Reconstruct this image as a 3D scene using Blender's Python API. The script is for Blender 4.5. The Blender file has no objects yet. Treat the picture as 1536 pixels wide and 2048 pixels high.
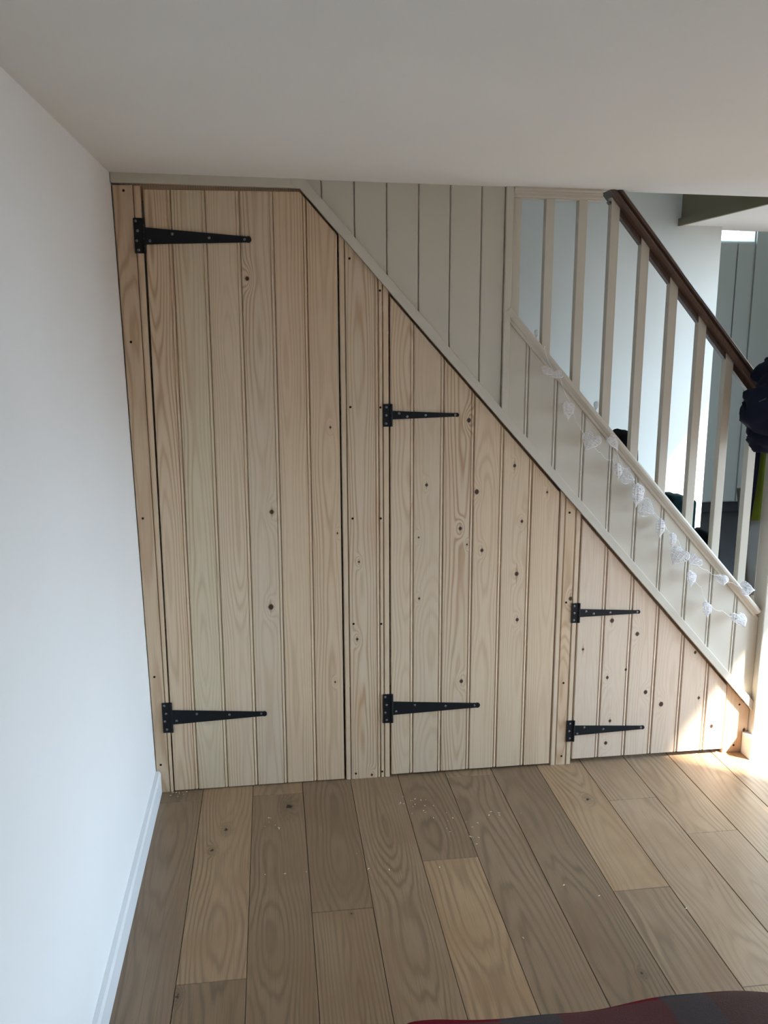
import bpy, bmesh, math, random
from mathutils import Vector, Matrix, noise as mnoise

# ------------------------------------------------------------------ scene, camera, light
C = bpy.context.scene
COL = C.collection
C.view_settings.view_transform = 'Standard'
C.view_settings.look = 'None'
C.view_settings.gamma = 1.0
C.view_settings.use_curve_mapping = False
C.view_settings.exposure = 0.12
C.cycles.use_denoising = True
C.cycles.max_bounces = 10
C.cycles.diffuse_bounces = 6
C.cycles.sample_clamp_indirect = 6.0
C.cycles.caustics_reflective = False
C.cycles.caustics_refractive = False

YAW, PITCH, ROLL = 0.128625314, 0.210783243, -0.00414437
_f = Vector((math.sin(YAW) * math.cos(PITCH), math.cos(YAW) * math.cos(PITCH), -math.sin(PITCH)))
_r0 = Vector((math.cos(YAW), -math.sin(YAW), 0))
_u0 = _r0.cross(_f)
_r = _r0 * math.cos(ROLL) + _u0 * math.sin(ROLL)
_u = _u0 * math.cos(ROLL) - _r0 * math.sin(ROLL)
cd = bpy.data.cameras.new('camera')
cd.sensor_fit = 'HORIZONTAL'
cd.sensor_width = 36.0
cd.lens = 1730.37 / 1536 * 36
cd.clip_start = 0.02
cam = bpy.data.objects.new('camera', cd)
COL.objects.link(cam)
m = Matrix((_r, _u, -_f)).transposed().to_4x4()
m.translation = Vector((0.47389, -3.00081, 1.68358))
cam.matrix_world = m
C.camera = cam

SKY = 13.4
world = bpy.data.worlds.new('overcast_sky')
C.world = world
world.use_nodes = True
wn, wl = world.node_tree.nodes, world.node_tree.links
wn.clear()
wo = wn.new('ShaderNodeOutputWorld')
wb = wn.new('ShaderNodeBackground')
wtc = wn.new('ShaderNodeTexCoord')
wsep = wn.new('ShaderNodeSeparateXYZ')
wr = wn.new('ShaderNodeValToRGB')
wr.color_ramp.elements[0].position = 0.0
wr.color_ramp.elements[0].color = (0.66, 0.84, 1.0, 1)
wr.color_ramp.elements[1].position = 0.7
wr.color_ramp.elements[1].color = (0.50, 0.74, 1.0, 1)
wl.new(wtc.outputs['Generated'], wsep.inputs[0])
wl.new(wsep.outputs['Z'], wr.inputs[0])
wl.new(wr.outputs[0], wb.inputs['Color'])
wb.inputs['Strength'].default_value = SKY
wl.new(wb.outputs[0], wo.inputs['Surface'])

# sun: low, from the front right, through the glazed door in the right wall
SUN_EL = 48.0
sd = bpy.data.lights.new('sun', 'SUN')
sd.energy = 36.0
sd.angle = math.radians(3.5)
sd.color = (1.0, 0.92, 0.82)
sun = bpy.data.objects.new('sun', sd)
COL.objects.link(sun)
sun_dir = Vector((-0.79 * math.cos(math.radians(SUN_EL)), 0.61 * math.cos(math.radians(SUN_EL)), -math.sin(math.radians(SUN_EL))))
sun.rotation_euler = sun_dir.to_track_quat('-Z', 'Y').to_euler()
sun.location = (6, -3, 3)

RW = 2.9          # right wall
FW = -4.3         # wall behind the camera
# openings: (y0, y1, z0, z1) in the right wall and (x0, x1, z0, z1) in the wall behind the camera
OPENINGS = [            # (name, y0, y1, z0, z1, panes, label) from the viewer's end towards the hall
    ('added_window_3', -3.30, -2.25, 0.85, 1.70, 2, 'added unseen white window frame in the right wall, nearest the viewer'),  # unseen opening, added to brighten the left wall and ceiling
    ('added_window_4', -1.95, -0.95, 0.25, 1.25, 3, 'low added white window frame in the right wall, out of view'),  # unseen opening, added for more low light from the right
    ('door_1', -0.81, -0.04, 0.0, 1.52, 1, 'low glazed garden door frame in the right wall'),
    ('door_2', 0.02, 0.84, 0.0, 2.08, 1, 'tall glazed entrance door frame facing the foot of the stairs'),
]
OPEN_F = (1.3, 2.1, 0.4, 0.9)  # added opening behind the camera, lights the panelling from the front


def portal(name, loc, rot, sx, sy):
    d = bpy.data.lights.new(name, 'AREA')
    d.shape = 'RECTANGLE'
    d.size, d.size_y = sx, sy
    d.cycles.is_portal = True
    o = bpy.data.objects.new(name, d)
    COL.objects.link(o)
    o.location = loc
    o.rotation_euler = rot
    return o


for _n, _a, _b, _c, _d, _k, _l in OPENINGS:
    portal(_n + '_daylight', (RW + 0.2, (_a + _b) / 2, (_c + _d) / 2), (math.pi / 2, 0, math.pi / 2), _b - _a, _d - _c)
portal('added_window_daylight', ((OPEN_F[0] + OPEN_F[1]) / 2, FW - 0.2, (OPEN_F[2] + OPEN_F[3]) / 2), (math.pi / 2, 0, 0), OPEN_F[1] - OPEN_F[0], OPEN_F[3] - OPEN_F[2])
portal('hall_daylight', (4.6, 4.72, 2.78), (math.pi / 2, 0, math.pi), 3.0, 0.5)

random.seed(7)


# ------------------------------------------------------------------ node helper
class NT:
    def __init__(self, name, rough=0.5, spec=0.4, color=None):
        self.mat = bpy.data.materials.new(name)
        self.mat.use_nodes = True
        self.t = self.mat.node_tree
        self.N, self.L = self.t.nodes, self.t.links
        self.bsdf = self.N['Principled BSDF']
        self.bsdf.inputs['Roughness'].default_value = rough
        self.bsdf.inputs['Specular IOR Level'].default_value = spec
        if color:
            self.bsdf.inputs['Base Color'].default_value = (*color, 1)

    def put(self, sock, v):
        if v is None:
            return
        if isinstance(v, (int, float)):
            sock.default_value = v
        elif isinstance(v, (tuple, list)):
            if len(v) == 3 and sock.type == 'RGBA':
                v = (*v, 1)
            sock.default_value = v
        else:
            self.L.new(v, sock)

    def m(self, op, a, b=None, c=None, clamp=False):
        n = self.N.new('ShaderNodeMath')
        n.operation = op
        n.use_clamp = clamp
        for i, v in enumerate((a, b, c)):
            self.put(n.inputs[i], v)
        return n.outputs[0]

    def v(self, op, a, b=None):
        n = self.N.new('ShaderNodeVectorMath')
        n.operation = op
        self.put(n.inputs[0], a)
        self.put(n.inputs[1], b)
        return n.outputs['Value'] if op in ('LENGTH', 'DOT_PRODUCT', 'DISTANCE') else n.outputs[0]

    def coord(self):
        return self.N.new('ShaderNodeTexCoord').outputs['Object']

    def sep(self, a):
        n = self.N.new('ShaderNodeSeparateXYZ')
        self.put(n.inputs[0], a)
        return n.outputs

    def comb(self, x, y, z):
        n = self.N.new('ShaderNodeCombineXYZ')
        for i, q in enumerate((x, y, z)):
            self.put(n.inputs[i], q)
        return n.outputs[0]

    def noise(self, vec, scale, detail=2.0, dist=0.0, rough=0.5):
        n = self.N.new('ShaderNodeTexNoise')
        self.put(n.inputs['Vector'], vec)
        n.inputs['Scale'].default_value = scale
        n.inputs['Detail'].default_value = detail
        n.inputs['Distortion'].default_value = dist
        n.inputs['Roughness'].default_value = rough
        return n.outputs[0]

    def mr(self, v, a, b, c=0.0, d=1.0, smooth=False):
        n = self.N.new('ShaderNodeMapRange')
        if smooth:
            n.interpolation_type = 'SMOOTHSTEP'
        for i, q in enumerate((v, a, b, c, d)):
            self.put(n.inputs[i], q)
        return n.outputs[0]

    def mix(self, f, a, b):
        n = self.N.new('ShaderNodeMix')
        n.data_type = 'RGBA'
        self.put(n.inputs['Factor'], f)
        self.put(n.inputs[6], a)
        self.put(n.inputs[7], b)
        return n.outputs[2]

    def base(self, c):
        self.L.new(c, self.bsdf.inputs['Base Color'])

    def bump(self, h, strength=0.2, dist=0.002):
        n = self.N.new('ShaderNodeBump')
        n.inputs['Strength'].default_value = strength
        n.inputs['Distance'].default_value = dist
        self.put(n.inputs['Height'], h)
        self.L.new(n.outputs[0], self.bsdf.inputs['Normal'])


def lin(c):
    return tuple(((v / 255) / 12.92 if v / 255 <= .04045 else ((v / 255 + .055) / 1.055) ** 2.4) for v in c)


def wood(name, seed, width, knots=(), axis='z', base=(0.66, 0.53, 0.395), late=(0.44, 0.275, 0.155), stain=(0.62, 0.44, 0.30),
         dark=(0.055, 0.028, 0.018), spacing=0.0075, contrast=0.55, depth=0.03, rough=0.5, xc=None, pores=0.12, sstain=0.35, mid=None, spec=0.3):
    """sawn board: rings cut at a slowly varying depth give cathedral figure; knots bend the rings."""
    rnd = random.Random(seed * 77 + 5)
    t = NT(name, rough, spec)
    s = t.sep(t.coord())
    x = s['X']
    z = s['Z'] if axis == 'z' else s['Y']
    if xc is None:
        xc = width * rnd.uniform(0.25, 0.75)
    off = rnd.uniform(0, 50)
    low = t.noise(t.comb(off, 0, t.m('MULTIPLY', z, 0.9)), 1.6, 1.0)
    pl = t.comb(t.m('ADD', x, off), off * 0.7, t.m('MULTIPLY', z, 0.09))
    wob = t.noise(pl, 26, 2.0)
    big = t.noise(pl, 9, 1.0)
    dx = t.m('SUBTRACT', x, t.m('ADD', xc, t.m('MULTIPLY', t.m('SUBTRACT', big, 0.5), width * 0.35)))
    d = t.m('ADD', t.m('MULTIPLY', low, depth * 3.2), t.m('MULTIPLY', z, rnd.choice((-1, 1)) * depth * rnd.uniform(0.15, 0.5)))
    r = t.m('SQRT', t.m('ADD', t.m('MULTIPLY', dx, dx), t.m('MULTIPLY', d, d)))
    r = t.m('ADD', r, t.m('MULTIPLY', wob, spacing * 1.6))
    cover = halo = None
    for k in knots:
        kx, kz, kr = k[:3]
        kind = k[3] if len(k) > 3 else 0
        ax = t.m('SUBTRACT', x, kx)
        az = t.m('SUBTRACT', z, kz)
        q = t.m('ADD', t.m('POWER', t.m('DIVIDE', ax, kr * 2.2), 2), t.m('POWER', t.m('DIVIDE', az, kr * 5.0), 2))
        g = t.m('EXPONENT', t.m('MULTIPLY', q, -1.0))
        r = t.m('ADD', r, t.m('MULTIPLY', g, spacing * 3.0))
        ext = 7.0 if kind == 1 else (3.6 if kind == 0 else 1.4)
        ast = t.m('ADD', t.m('POWER', t.m('ABSOLUTE', t.m('DIVIDE', ax, kr * 1.5)), 0.65), t.m('POWER', t.m('ABSOLUTE', t.m('DIVIDE', az, kr * ext)), 0.65))
        h = t.mr(ast, 1.15, 0.7, 0, 0.7, True)
        rr = t.m('SQRT', t.m('ADD', t.m('POWER', ax, 2), t.m('POWER', t.m('MULTIPLY', az, 0.85), 2)))
        if kind == 3:        # ragged filled knot in oak with a broad brown stain
            rg = t.noise(t.comb(x, off, z), 0.9 / kr, 3.0)
            sm = t.m('SQRT', t.m('ADD', t.m('POWER', t.m('DIVIDE', ax, kr * 5.5), 2), t.m('POWER', t.m('DIVIDE', az, kr * 11), 2)))
            h = t.mr(t.m('ADD', sm, t.m('MULTIPLY', t.m('SUBTRACT', rg, 0.5), 1.2)), 1.0, 0.0, 0, 0.55, True)
            rr = t.m('ADD', rr, t.m('MULTIPLY', t.m('SUBTRACT', rg, 0.5), kr * 3.2))
        else:
            rr = t.m('ADD', rr, t.m('MULTIPLY', t.m('SUBTRACT', wob, 0.5), kr * 0.9))
        dd = t.mr(rr, kr * 1.1, kr * 0.65, 0, 1, True)
        halo = h if halo is None else t.m('MAXIMUM', halo, h)
        cover = dd if cover is None else t.m('MAXIMUM', cover, dd)
    ring = t.m('SINE', t.m('MULTIPLY', r, 2 * math.pi / spacing))
    ring = t.m('POWER', t.mr(ring, -1, 1, 0, 1), 2.2)
    mod = t.mr(big, 0.36, 0.60, 0.35, 1.0, True)
    fib = t.noise(t.comb(t.m('MULTIPLY', x, 1.0), off, t.m('MULTIPLY', z, 0.018)), 380, 2.0)
    col = t.mix(t.m('MULTIPLY', t.m('MULTIPLY', ring, mod), contrast, clamp=True), base, late)
    st = t.noise(t.comb(t.m('ADD', x, off * 2), 3.3, t.m('MULTIPLY', z, 0.13)), 13, 2.0)
    col = t.mix(t.mr(st, 0.5, 0.78, 0, sstain, True), col, stain)
    if mid:
        col = t.mix(t.mr(t.noise(t.comb(x, z, off), 5.0, 3.0), 0.42, 0.7, 0, 0.6, True), col, mid)
    col = t.mix(t.m('MULTIPLY', t.mr(fib, 0.52, 0.75, 0, 1), pores * 2.2, clamp=True), col, late)
    if cover is not None:
        col = t.mix(t.m('MULTIPLY', halo, 0.75), col, tuple(0.45 * a + 0.55 * b for a, b in zip(late, dark)))
        col = t.mix(cover, col, dark)
    t.base(col)
    t.bump(t.m('ADD', t.m('MULTIPLY', ring, 0.4), fib), 0.12, 0.0008)
    return t.mat


def paint(name, col, rough=0.5, bump=0.05, scale=180, spec=0.35, var=0.03):
    t = NT(name, rough, spec)
    n = t.noise(t.coord(), scale, 3.0)
    big = t.noise(t.coord(), 2.3, 2.0)
    t.base(t.mix(t.mr(big, 0.3, 0.7), tuple(c * (1 - var) for c in col), tuple(min(1, c * (1 + var)) for c in col)))
    t.bump(n, bump, 0.001)
    return t.mat


M_WALL = paint('white_emulsion', (0.86, 0.86, 0.86), 0.75, 0.12, 60, 0.2, 0.012)
M_CEIL = paint('ceiling_emulsion', (0.80, 0.80, 0.78), 0.8, 0.15, 22, 0.15, 0.015)
M_STAIRWALL = paint('pale_grey_emulsion', (0.70, 0.70, 0.655), 0.75, 0.1, 60, 0.2)
M_STONE = paint('stone_satin_paint', (0.60, 0.553, 0.468), 0.42, 0.05, 90, 0.45, 0.02)
M_SKIRT = paint('white_satin_paint', (0.80, 0.82, 0.84), 0.4, 0.04, 80, 0.4)
M_DARKTRIM = paint('brown_grey_beam_paint', (0.22, 0.19, 0.12), 0.6, 0.1, 40)
M_HALLGREY = paint('mid_grey_cabinet_paint', (0.33, 0.325, 0.285), 0.45, 0.03, 60)
M_DARK = paint('dark_slate', (0.035, 0.031, 0.031), 0.95, 0.1, 20)
M_CARPET = paint('charcoal_stair_carpet', (0.06, 0.055, 0.06), 0.95, 0.6, 500)
M_ROOM = paint('taupe_emulsion', (0.225, 0.215, 0.18), 0.8, 0.1, 60, 0.2)
M_GROUND = paint('dark_garden_paving', (0.10, 0.09, 0.085), 0.9, 0.3, 12)


def metal_black():
    t = NT('black_japanned_iron', 0.55, 0.22)
    n = t.noise(t.coord(), 160, 3)
    t.base(t.mix(n, (0.006, 0.0065, 0.008), (0.013, 0.014, 0.016)))
    t.bump(n, 0.15, 0.0006)
    return t.mat


def metal_screw():
    t = NT('worn_steel_screw', 0.35, 0.5)
    t.bsdf.inputs['Metallic'].default_value = 0.8
    n = t.noise(t.coord(), 900, 2)
    t.base(t.mix(n, (0.18, 0.18, 0.18), (0.42, 0.40, 0.37)))
    return t.mat


M_IRON, M_SCREW = metal_black(), metal_screw()
M_HOLE = NT('hole_shade_brown', 0.9, 0.1)
M_HOLE.base(M_HOLE.mix(M_HOLE.noise(M_HOLE.coord(), 900, 2), (0.012, 0.007, 0.004), (0.05, 0.028, 0.015)))
M_HOLE = M_HOLE.mat
M_HANDRAIL = wood('dark_stained_hardwood', 91, 0.06, axis='z', base=(0.105, 0.062, 0.044), late=(0.05, 0.028, 0.02), stain=(0.13, 0.08, 0.058),
                  contrast=0.5, rough=0.33, spec=0.5)


# ------------------------------------------------------------------ mesh helpers
def link(name, bm, mat, parent=None, loc=(0, 0, 0), smooth=False, world_verts=True):
    """loc = origin; vertices given in world space are moved relative to it."""
    me = bpy.data.meshes.new(name)
    if world_verts:
        bmesh.ops.translate(bm, verts=bm.verts, vec=-Vector(loc))
    bmesh.ops.recalc_face_normals(bm, faces=bm.faces)
    bm.to_mesh(me)
    bm.free()
    if smooth:
        for p in me.polygons:
            p.use_smooth = True
    if mat is not None:
        me.materials.append(mat)
    o = bpy.data.objects.new(name, me)
    COL.objects.link(o)
    if parent is not None:
        o.parent = parent
        o.location = Vector(loc) - WORLD[parent.name]
    else:
        o.location = loc
    WORLD[o.name] = Vector(loc)
    return o


WORLD = {}


def empty(name, loc=(0, 0, 0)):
    o = bpy.data.objects.new(name, None)
    o.empty_display_size = 0.05
    COL.objects.link(o)
    o.location = loc
    WORLD[o.name] = Vector(loc)
    return o


def tag(o, label=None, cat=None, group=None, kind=None):
    for k, v in (('label', label), ('category', cat), ('group', group), ('kind', kind)):
        if v:
            o[k] = v
    return o


def structure(o, label=None):
    o['kind'] = 'structure'
    if label:
        o['label'] = label
    return o


def bx(bm, x0, x1, y0, y1, z0, z1):
    v = [bm.verts.new(p) for p in ((x0, y0, z0), (x1, y0, z0), (x1, y1, z0), (x0, y1, z0), (x0, y0, z1), (x1, y0, z1), (x1, y1, z1), (x0, y1, z1))]
    for f in ((0, 1, 5, 4), (1, 2, 6, 5), (2, 3, 7, 6), (3, 0, 4, 7), (4, 5, 6, 7), (3, 2, 1, 0)):
        bm.faces.new([v[i] for i in f])
    return v


def prism(bm, poly, y0, y1):
    """poly of (x,z) extruded along y"""
    a = [bm.verts.new((p[0], y0, p[1])) for p in poly]
    b = [bm.verts.new((p[0], y1, p[1])) for p in poly]
    n = len(poly)
    bm.faces.new(a)
    bm.faces.new(b[::-1])
    for i in range(n):
        bm.faces.new((a[i], b[i], b[(i + 1) % n], a[(i + 1) % n]))


def bevel(bm, w, seg=2):
    bmesh.ops.bevel(bm, geom=list(bm.edges), offset=w, segments=seg, affect='EDGES', profile=0.5)


def extr(bm, prof, p0, p1, e1, e2):
    """profile of (a,b) in axes e1,e2 swept from p0 to p1"""
    A = [bm.verts.new(Vector(p0) + Vector(e1) * a + Vector(e2) * b) for a, b in prof]
    B = [bm.verts.new(Vector(p1) + Vector(e1) * a + Vector(e2) * b) for a, b in prof]
    n = len(prof)
    bm.faces.new(A)
    bm.faces.new(B[::-1])
    for i in range(n):
        bm.faces.new((A[i], B[i], B[(i + 1) % n], A[(i + 1) % n]))


def clip(bm, co, no):
    """cut away what lies on the side the normal points to, and close the cut"""
    g = list(bm.verts) + list(bm.edges) + list(bm.faces)
    res = bmesh.ops.bisect_plane(bm, geom=g, plane_co=co, plane_no=no, clear_outer=True, dist=1e-6)
    ed = [e for e in res['geom_cut'] if isinstance(e, bmesh.types.BMEdge) and e.is_boundary]
    if ed:
        bmesh.ops.edgeloop_fill(bm, edges=ed)


def tube(bm, pts, r, n=6, closed=False):
    pts = [Vector(p) for p in pts]
    rings = []
    N = len(pts)
    for i, p in enumerate(pts):
        a = pts[(i - 1) % N] if closed or i > 0 else p
        b = pts[(i + 1) % N] if closed or i < N - 1 else p
        d = (b - a).normalized()
        up = Vector((0, 0, 1)) if abs(d.z) < 0.9 else Vector((1, 0, 0))
        s = d.cross(up).normalized()
        u = s.cross(d)
        rr = r[i] if isinstance(r, (list, tuple)) else r
        rings.append([bm.verts.new(p + (s * math.cos(2 * math.pi * k / n) + u * math.sin(2 * math.pi * k / n)) * rr) for k in range(n)])
    for i in range(N if closed else N - 1):
        A, B = rings[i], rings[(i + 1) % N]
        for k in range(n):
            bm.faces.new((A[k], A[(k + 1) % n], B[(k + 1) % n], B[k]))
    if not closed:
        bm.faces.new(rings[0][::-1])
        bm.faces.new(rings[-1])


def board_bm(x0, x1, z0, z1, y0=0.0, th=0.016, bead='both', lean0=0.0, lean1=0.0, gap=0.0006):
    """matchboard: chamfered left edge, bead and groove at the right edge. lean shifts the top in x."""
    w = x1 - x0
    a = gap
    pf = [(a, 0.0042), (a + 0.0030, 0.0)]
    if bead == 'both':
        pf += [(w - 0.0150, 0.0), (w - 0.0122, 0.0042), (w - 0.0114, 0.0042), (w - 0.0104, 0.0012), (w - 0.0082, 0.0), (w - 0.0056, 0.0008), (w - 0.0032, 0.0030), (w - a, 0.0058)]
    elif bead == 'vee':
        pf += [(w - 0.0042, 0.0), (w - a, 0.0050)]
    else:
        pf += [(w - 0.001, 0.0), (w - a, 0.001)]
    pf += [(w - a, th), (a, th)]
    bm = bmesh.new()
    bot, top = [], []
    for px, py in pf:
        k = px / w
        bot.append(bm.verts.new((x0 + px, y0 + py, z0)))
        top.append(bm.verts.new((x0 + px + lean0 * (1 - k) + lean1 * k, y0 + py, z1)))
    n = len(pf)
    bm.faces.new(bot)
    bm.faces.new(top[::-1])
    for i in range(n):
        bm.faces.new((bot[i], top[i], top[(i + 1) % n], bot[(i + 1) % n]))
    return bm


# lines of the stair, in the plane of the panelling
S_TRIM = 1.1145


def z_trim(x):                    # lower edge of the diagonal trim
    return 2.127 - S_TRIM * (x - 0.591)


S_CAP = 1.1127


def z_cap(x):                     # top of the capping rail
    return 1.753 - S_CAP * (x - 1.300)


def z_ceil(x):
    return 2.166 - 0.018 * x


def slope_clip(bm, dz, above=True):
    no = Vector((S_TRIM, 0, 1)).normalized()
    co = Vector((0.591, 0, 2.127 + dz))
    clip(bm, co, no if above else -no)


# ------------------------------------------------------------------ setting: shell
bm = bmesh.new()
prism(bm, [(0.012, -0.2), (0.012, 0.0), (-0.012, 2.17), (-0.012, 4.4), (-0.16, 4.4), (-0.16, -0.2)], FW - 0.2, 0.0)
prism(bm, [(0.011, -0.2), (0.011, 0.0), (-0.013, 2.17), (-0.013, 2.38), (-0.16, 2.38), (-0.16, -0.2)], -0.001, 0.859)
structure(link('wall_left', bm, M_WALL), 'plain white wall on the left running towards the viewer')

bm = bmesh.new()
bx(bm, -0.9, 2.52, 0.86, 1.0, -0.1, 4.5)
structure(link('wall_stairwell', bm, M_STAIRWALL), 'pale grey green wall seen behind the balusters')

bm = bmesh.new()
bx(bm, -1.0, -0.9, 0.0, 1.0, 0, 4.5)
structure(link('wall_landing', bm, M_STAIRWALL))
bm = bmesh.new()
bx(bm, -0.9, -0.16, -0.02, 0.86, 0, 2.37)
structure(link('wall_cupboard_end', bm, M_WALL))

# right wall with the tall glazed opening
bm = bmesh.new()
yp = FW - 0.2
for _n, ya, yb, za, zb, _k, _l in OPENINGS:
    bx(bm, RW, RW + 0.2, yp, ya, -0.1, 2.4)
    if za > 0:
        bx(bm, RW, RW + 0.2, ya, yb, -0.1, za)
    bx(bm, RW, RW + 0.2, ya, yb, zb, 2.4)
    yp = yb
bx(bm, RW, RW + 0.2, yp, 1.0, -0.1, 2.4)
structure(link('wall_right', bm, M_ROOM))
x0, x1, z0f, z1f = OPEN_F
bm = bmesh.new()
bx(bm, -0.15, x0, FW - 0.2, FW, -0.1, 2.4)
bx(bm, x1, RW + 0.2, FW - 0.2, FW, -0.1, 2.4)
bx(bm, x0, x1, FW - 0.2, FW, z1f, 2.4)
bx(bm, x0, x1, FW - 0.2, FW, -0.1, z0f)
structure(link('wall_behind_viewer', bm, M_ROOM))


def frame_bars(bm, axis, u0, u1, z0, z1, d0, d1, nu, bar=0.05):
    def b(a0, a1, c0, c1):
        if axis == 'y':
            bx(bm, d0, d1, a0, a1, c0, c1)
        else:
            bx(bm, a0, a1, d0, d1, c0, c1)
    b(u0, u1, z0, z0 + bar)
    b(u0, u1, z1 - bar, z1)
    for i in range(nu + 1):
        c = u0 + (u1 - u0 - bar) * i / nu
        b(c, c + bar, z0 + bar, z1 - bar)


for nm, ya, yb, za, zb, kk, lb in OPENINGS:
    bm = bmesh.new()
    frame_bars(bm, 'y', ya, yb, za, zb, RW + 0.08, RW + 0.13, kk, 0.045)
    structure(link(nm, bm, M_SKIRT), lb)
bm = bmesh.new()
frame_bars(bm, 'x', OPEN_F[0], OPEN_F[1], OPEN_F[2], OPEN_F[3], FW - 0.13, FW - 0.08, 3, 0.045)
structure(link('added_window_1', bm, M_SKIRT), 'added white window frame behind the viewer')
# ceiling: tilted slab with the stairwell left open behind the panelling
bm = bmesh.new()


def ceil_piece(xa, xb, ya, yb, th=0.26):
    v = [bm.verts.new(p) for p in ((xa, ya, z_ceil(xa)), (xb, ya, z_ceil(xb)), (xb, yb, z_ceil(xb)), (xa, yb, z_ceil(xa)),
                                   (xa, ya, z_ceil(xa) + th), (xb, ya, z_ceil(xb) + th), (xb, yb, z_ceil(xb) + th), (xa, yb, z_ceil(xa) + th))]
    for f in ((3, 2, 1, 0), (4, 5, 6, 7), (0, 1, 5, 4), (1, 2, 6, 5), (2, 3, 7, 6), (3, 0, 4, 7)):
        bm.faces.new([v[i] for i in f])


ceil_piece(-0.15, RW + 0.2, FW - 0.2, 0.012)
ceil_piece(2.335, RW + 0.2, 0.0125, 1.0)
structure(link('ceiling', bm, M_CEIL), 'off-white plastered ceiling of the room')
bm = bmesh.new()
bx(bm, -1.0, 2.6, -0.02, 1.0, 4.4, 4.5)
bx(bm, -0.9, 2.6, -0.02, 0.012, 2.42, 4.4)
bx(bm, 2.5, 2.6, 0.03, 0.86, 2.42, 4.4)
structure(link('wall_upper_stairwell', bm, M_STAIRWALL))

# stairwell header: the dark side of the floor above, with a trim board
bm = bmesh.new()
bx(bm, 2.322, 2.334, 0.016, 0.86, z_ceil(2.33) + 0.001, 2.40)
structure(link('trim_1', bm, M_DARKTRIM), 'dark painted board lining the side of the stairwell opening')
bm = bmesh.new()
bx(bm, 2.308, 2.322, 0.016, 0.86, z_ceil(2.33) - 0.004, z_ceil(2.33) + 0.028)
structure(link('trim_2', bm, M_DARKTRIM), 'dark narrow trim along the bottom of the stairwell lining')

# hall beyond
bm = bmesh.new()
bx(bm, 1.2, 6.4, 4.6, 4.7, -0.1, 2.40)
bx(bm, 1.2, 3.1, 4.6, 4.7, 2.40, 3.1)
bx(bm, 6.1, 6.4, 4.6, 4.7, 2.40, 3.1)
bx(bm, 1.2, 6.4, 4.6, 4.7, 3.1, 3.2)
bx(bm, 6.3, 6.4, 1.0, 4.6, -0.1, 3.2)
bx(bm, 1.2, 1.3, 1.0, 4.6, -0.1, 3.2)
bx(bm, 2.52, 6.4, 0.98, 1.0, 2.38, 3.2)
bx(bm, 4.4, 6.4, 0.98, 1.0, -0.1, 2.38)
structure(link('wall_hall', bm, M_HALLGREY))
bm = bmesh.new()
bx(bm, 1.2, 6.4, 0.98, 4.7, 3.2, 3.3)
structure(link('ceiling_hall', bm, M_CEIL))
bm = bmesh.new()
bx(bm, 1.2, 6.4, 1.0, 4.6, -0.1, -0.002)
structure(link('floor_hall', bm, M_DARK))
bm = bmesh.new()
frame_bars(bm, 'x', 3.1, 6.1, 2.40, 3.1, 4.62, 4.67, 3, 0.03)
structure(link('window_2', bm, M_SKIRT), 'bright high window above the grey cabinets in the hall')

# ground outside
bm = bmesh.new()
bx(bm, -12, 16, -14, FW - 0.2, -0.25, -0.12)
bx(bm, RW + 0.2, 16, FW - 0.2, 0.97, -0.25, -0.12)
structure(link('ground_outside', bm, M_GROUND))
bm = bmesh.new()
bx(bm, RW, RW + 0.2, -0.81, 0.84, -0.12, 0.0)
structure(link('door_threshold', bm, M_GROUND))

# tall grey cabinets in the hall
cab = empty('tall_cabinet', (4.9, 4.3, 0))
tag(cab, 'tall plain grey cabinet doors far behind the handrail', 'cabinet')
bm = bmesh.new()
bx(bm, 3.5, 4.66, 4.32, 4.59, 0.1, 2.39)
bx(bm, 4.66, 6.28, 4.32, 4.59, 0.1, 2.52)
link('body', bm, M_HALLGREY, cab, (4.9, 4.32, 0))
bm = bmesh.new()
bx(bm, 3.5, 6.28, 4.36, 4.59, 0.0, 0.1)
link('plinth', bm, M_DARK, cab, (4.9, 4.32, 0))
for a, b in ((3.5, 4.0), (4.0, 4.5), (4.5, 4.655), (4.665, 5.2), (5.2, 5.7), (5.7, 6.28)):
    bm = bmesh.new()
    bx(bm, a + 0.006, b - 0.006, 4.298, 4.319, 0.11, 2.38 if b < 4.66 else 2.51)
    bevel(bm, 0.002, 1)
    link('door', bm, M_HALLGREY, cab, (a, 4.3, 0))

# ------------------------------------------------------------------ floor planks
sub = bmesh.new()
bx(sub, -0.15, RW, FW, 1.0, -0.12, -0.014)
floor = structure(link('floor', sub, M_DARK), 'engineered oak plank floor running towards the cupboards')
P0 = [-0.171, 0.0, 0.179, 0.362, 0.546, 0.728, 0.911, 1.094, 1.277, 1.460, 1.642, 1.825, 2.008, 2.191, 2.374, 2.557, 2.74, 2.923, 3.106, 3.289, 3.472, 3.655, 3.838][:17] + [2.9]
JOINTS = {1: [-0.074, -1.55], 2: [-0.99, 0.2], 3: [-0.072, -1.9], 4: [-0.75], 5: [-1.6, 0.1], 6: [-0.547, 0.3], 7: [-0.036, -2.1], 8: [-1.7, 0.2], 9: [-0.775], 10: [-0.28, -1.194],
          11: [-0.517], 12: [-1.3, 0.2], 13: [-0.9], 14: [-0.3, -1.6]}
TONE = {  # (column, index from the viewer's side): lightness, warmth
}
OAK = dict(axis='y', rough=0.34, spec=0.5, spacing=0.0115, contrast=0.85, depth=0.045, pores=0.28, sstain=0.55, dark=(0.018, 0.011, 0.008))


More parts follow.
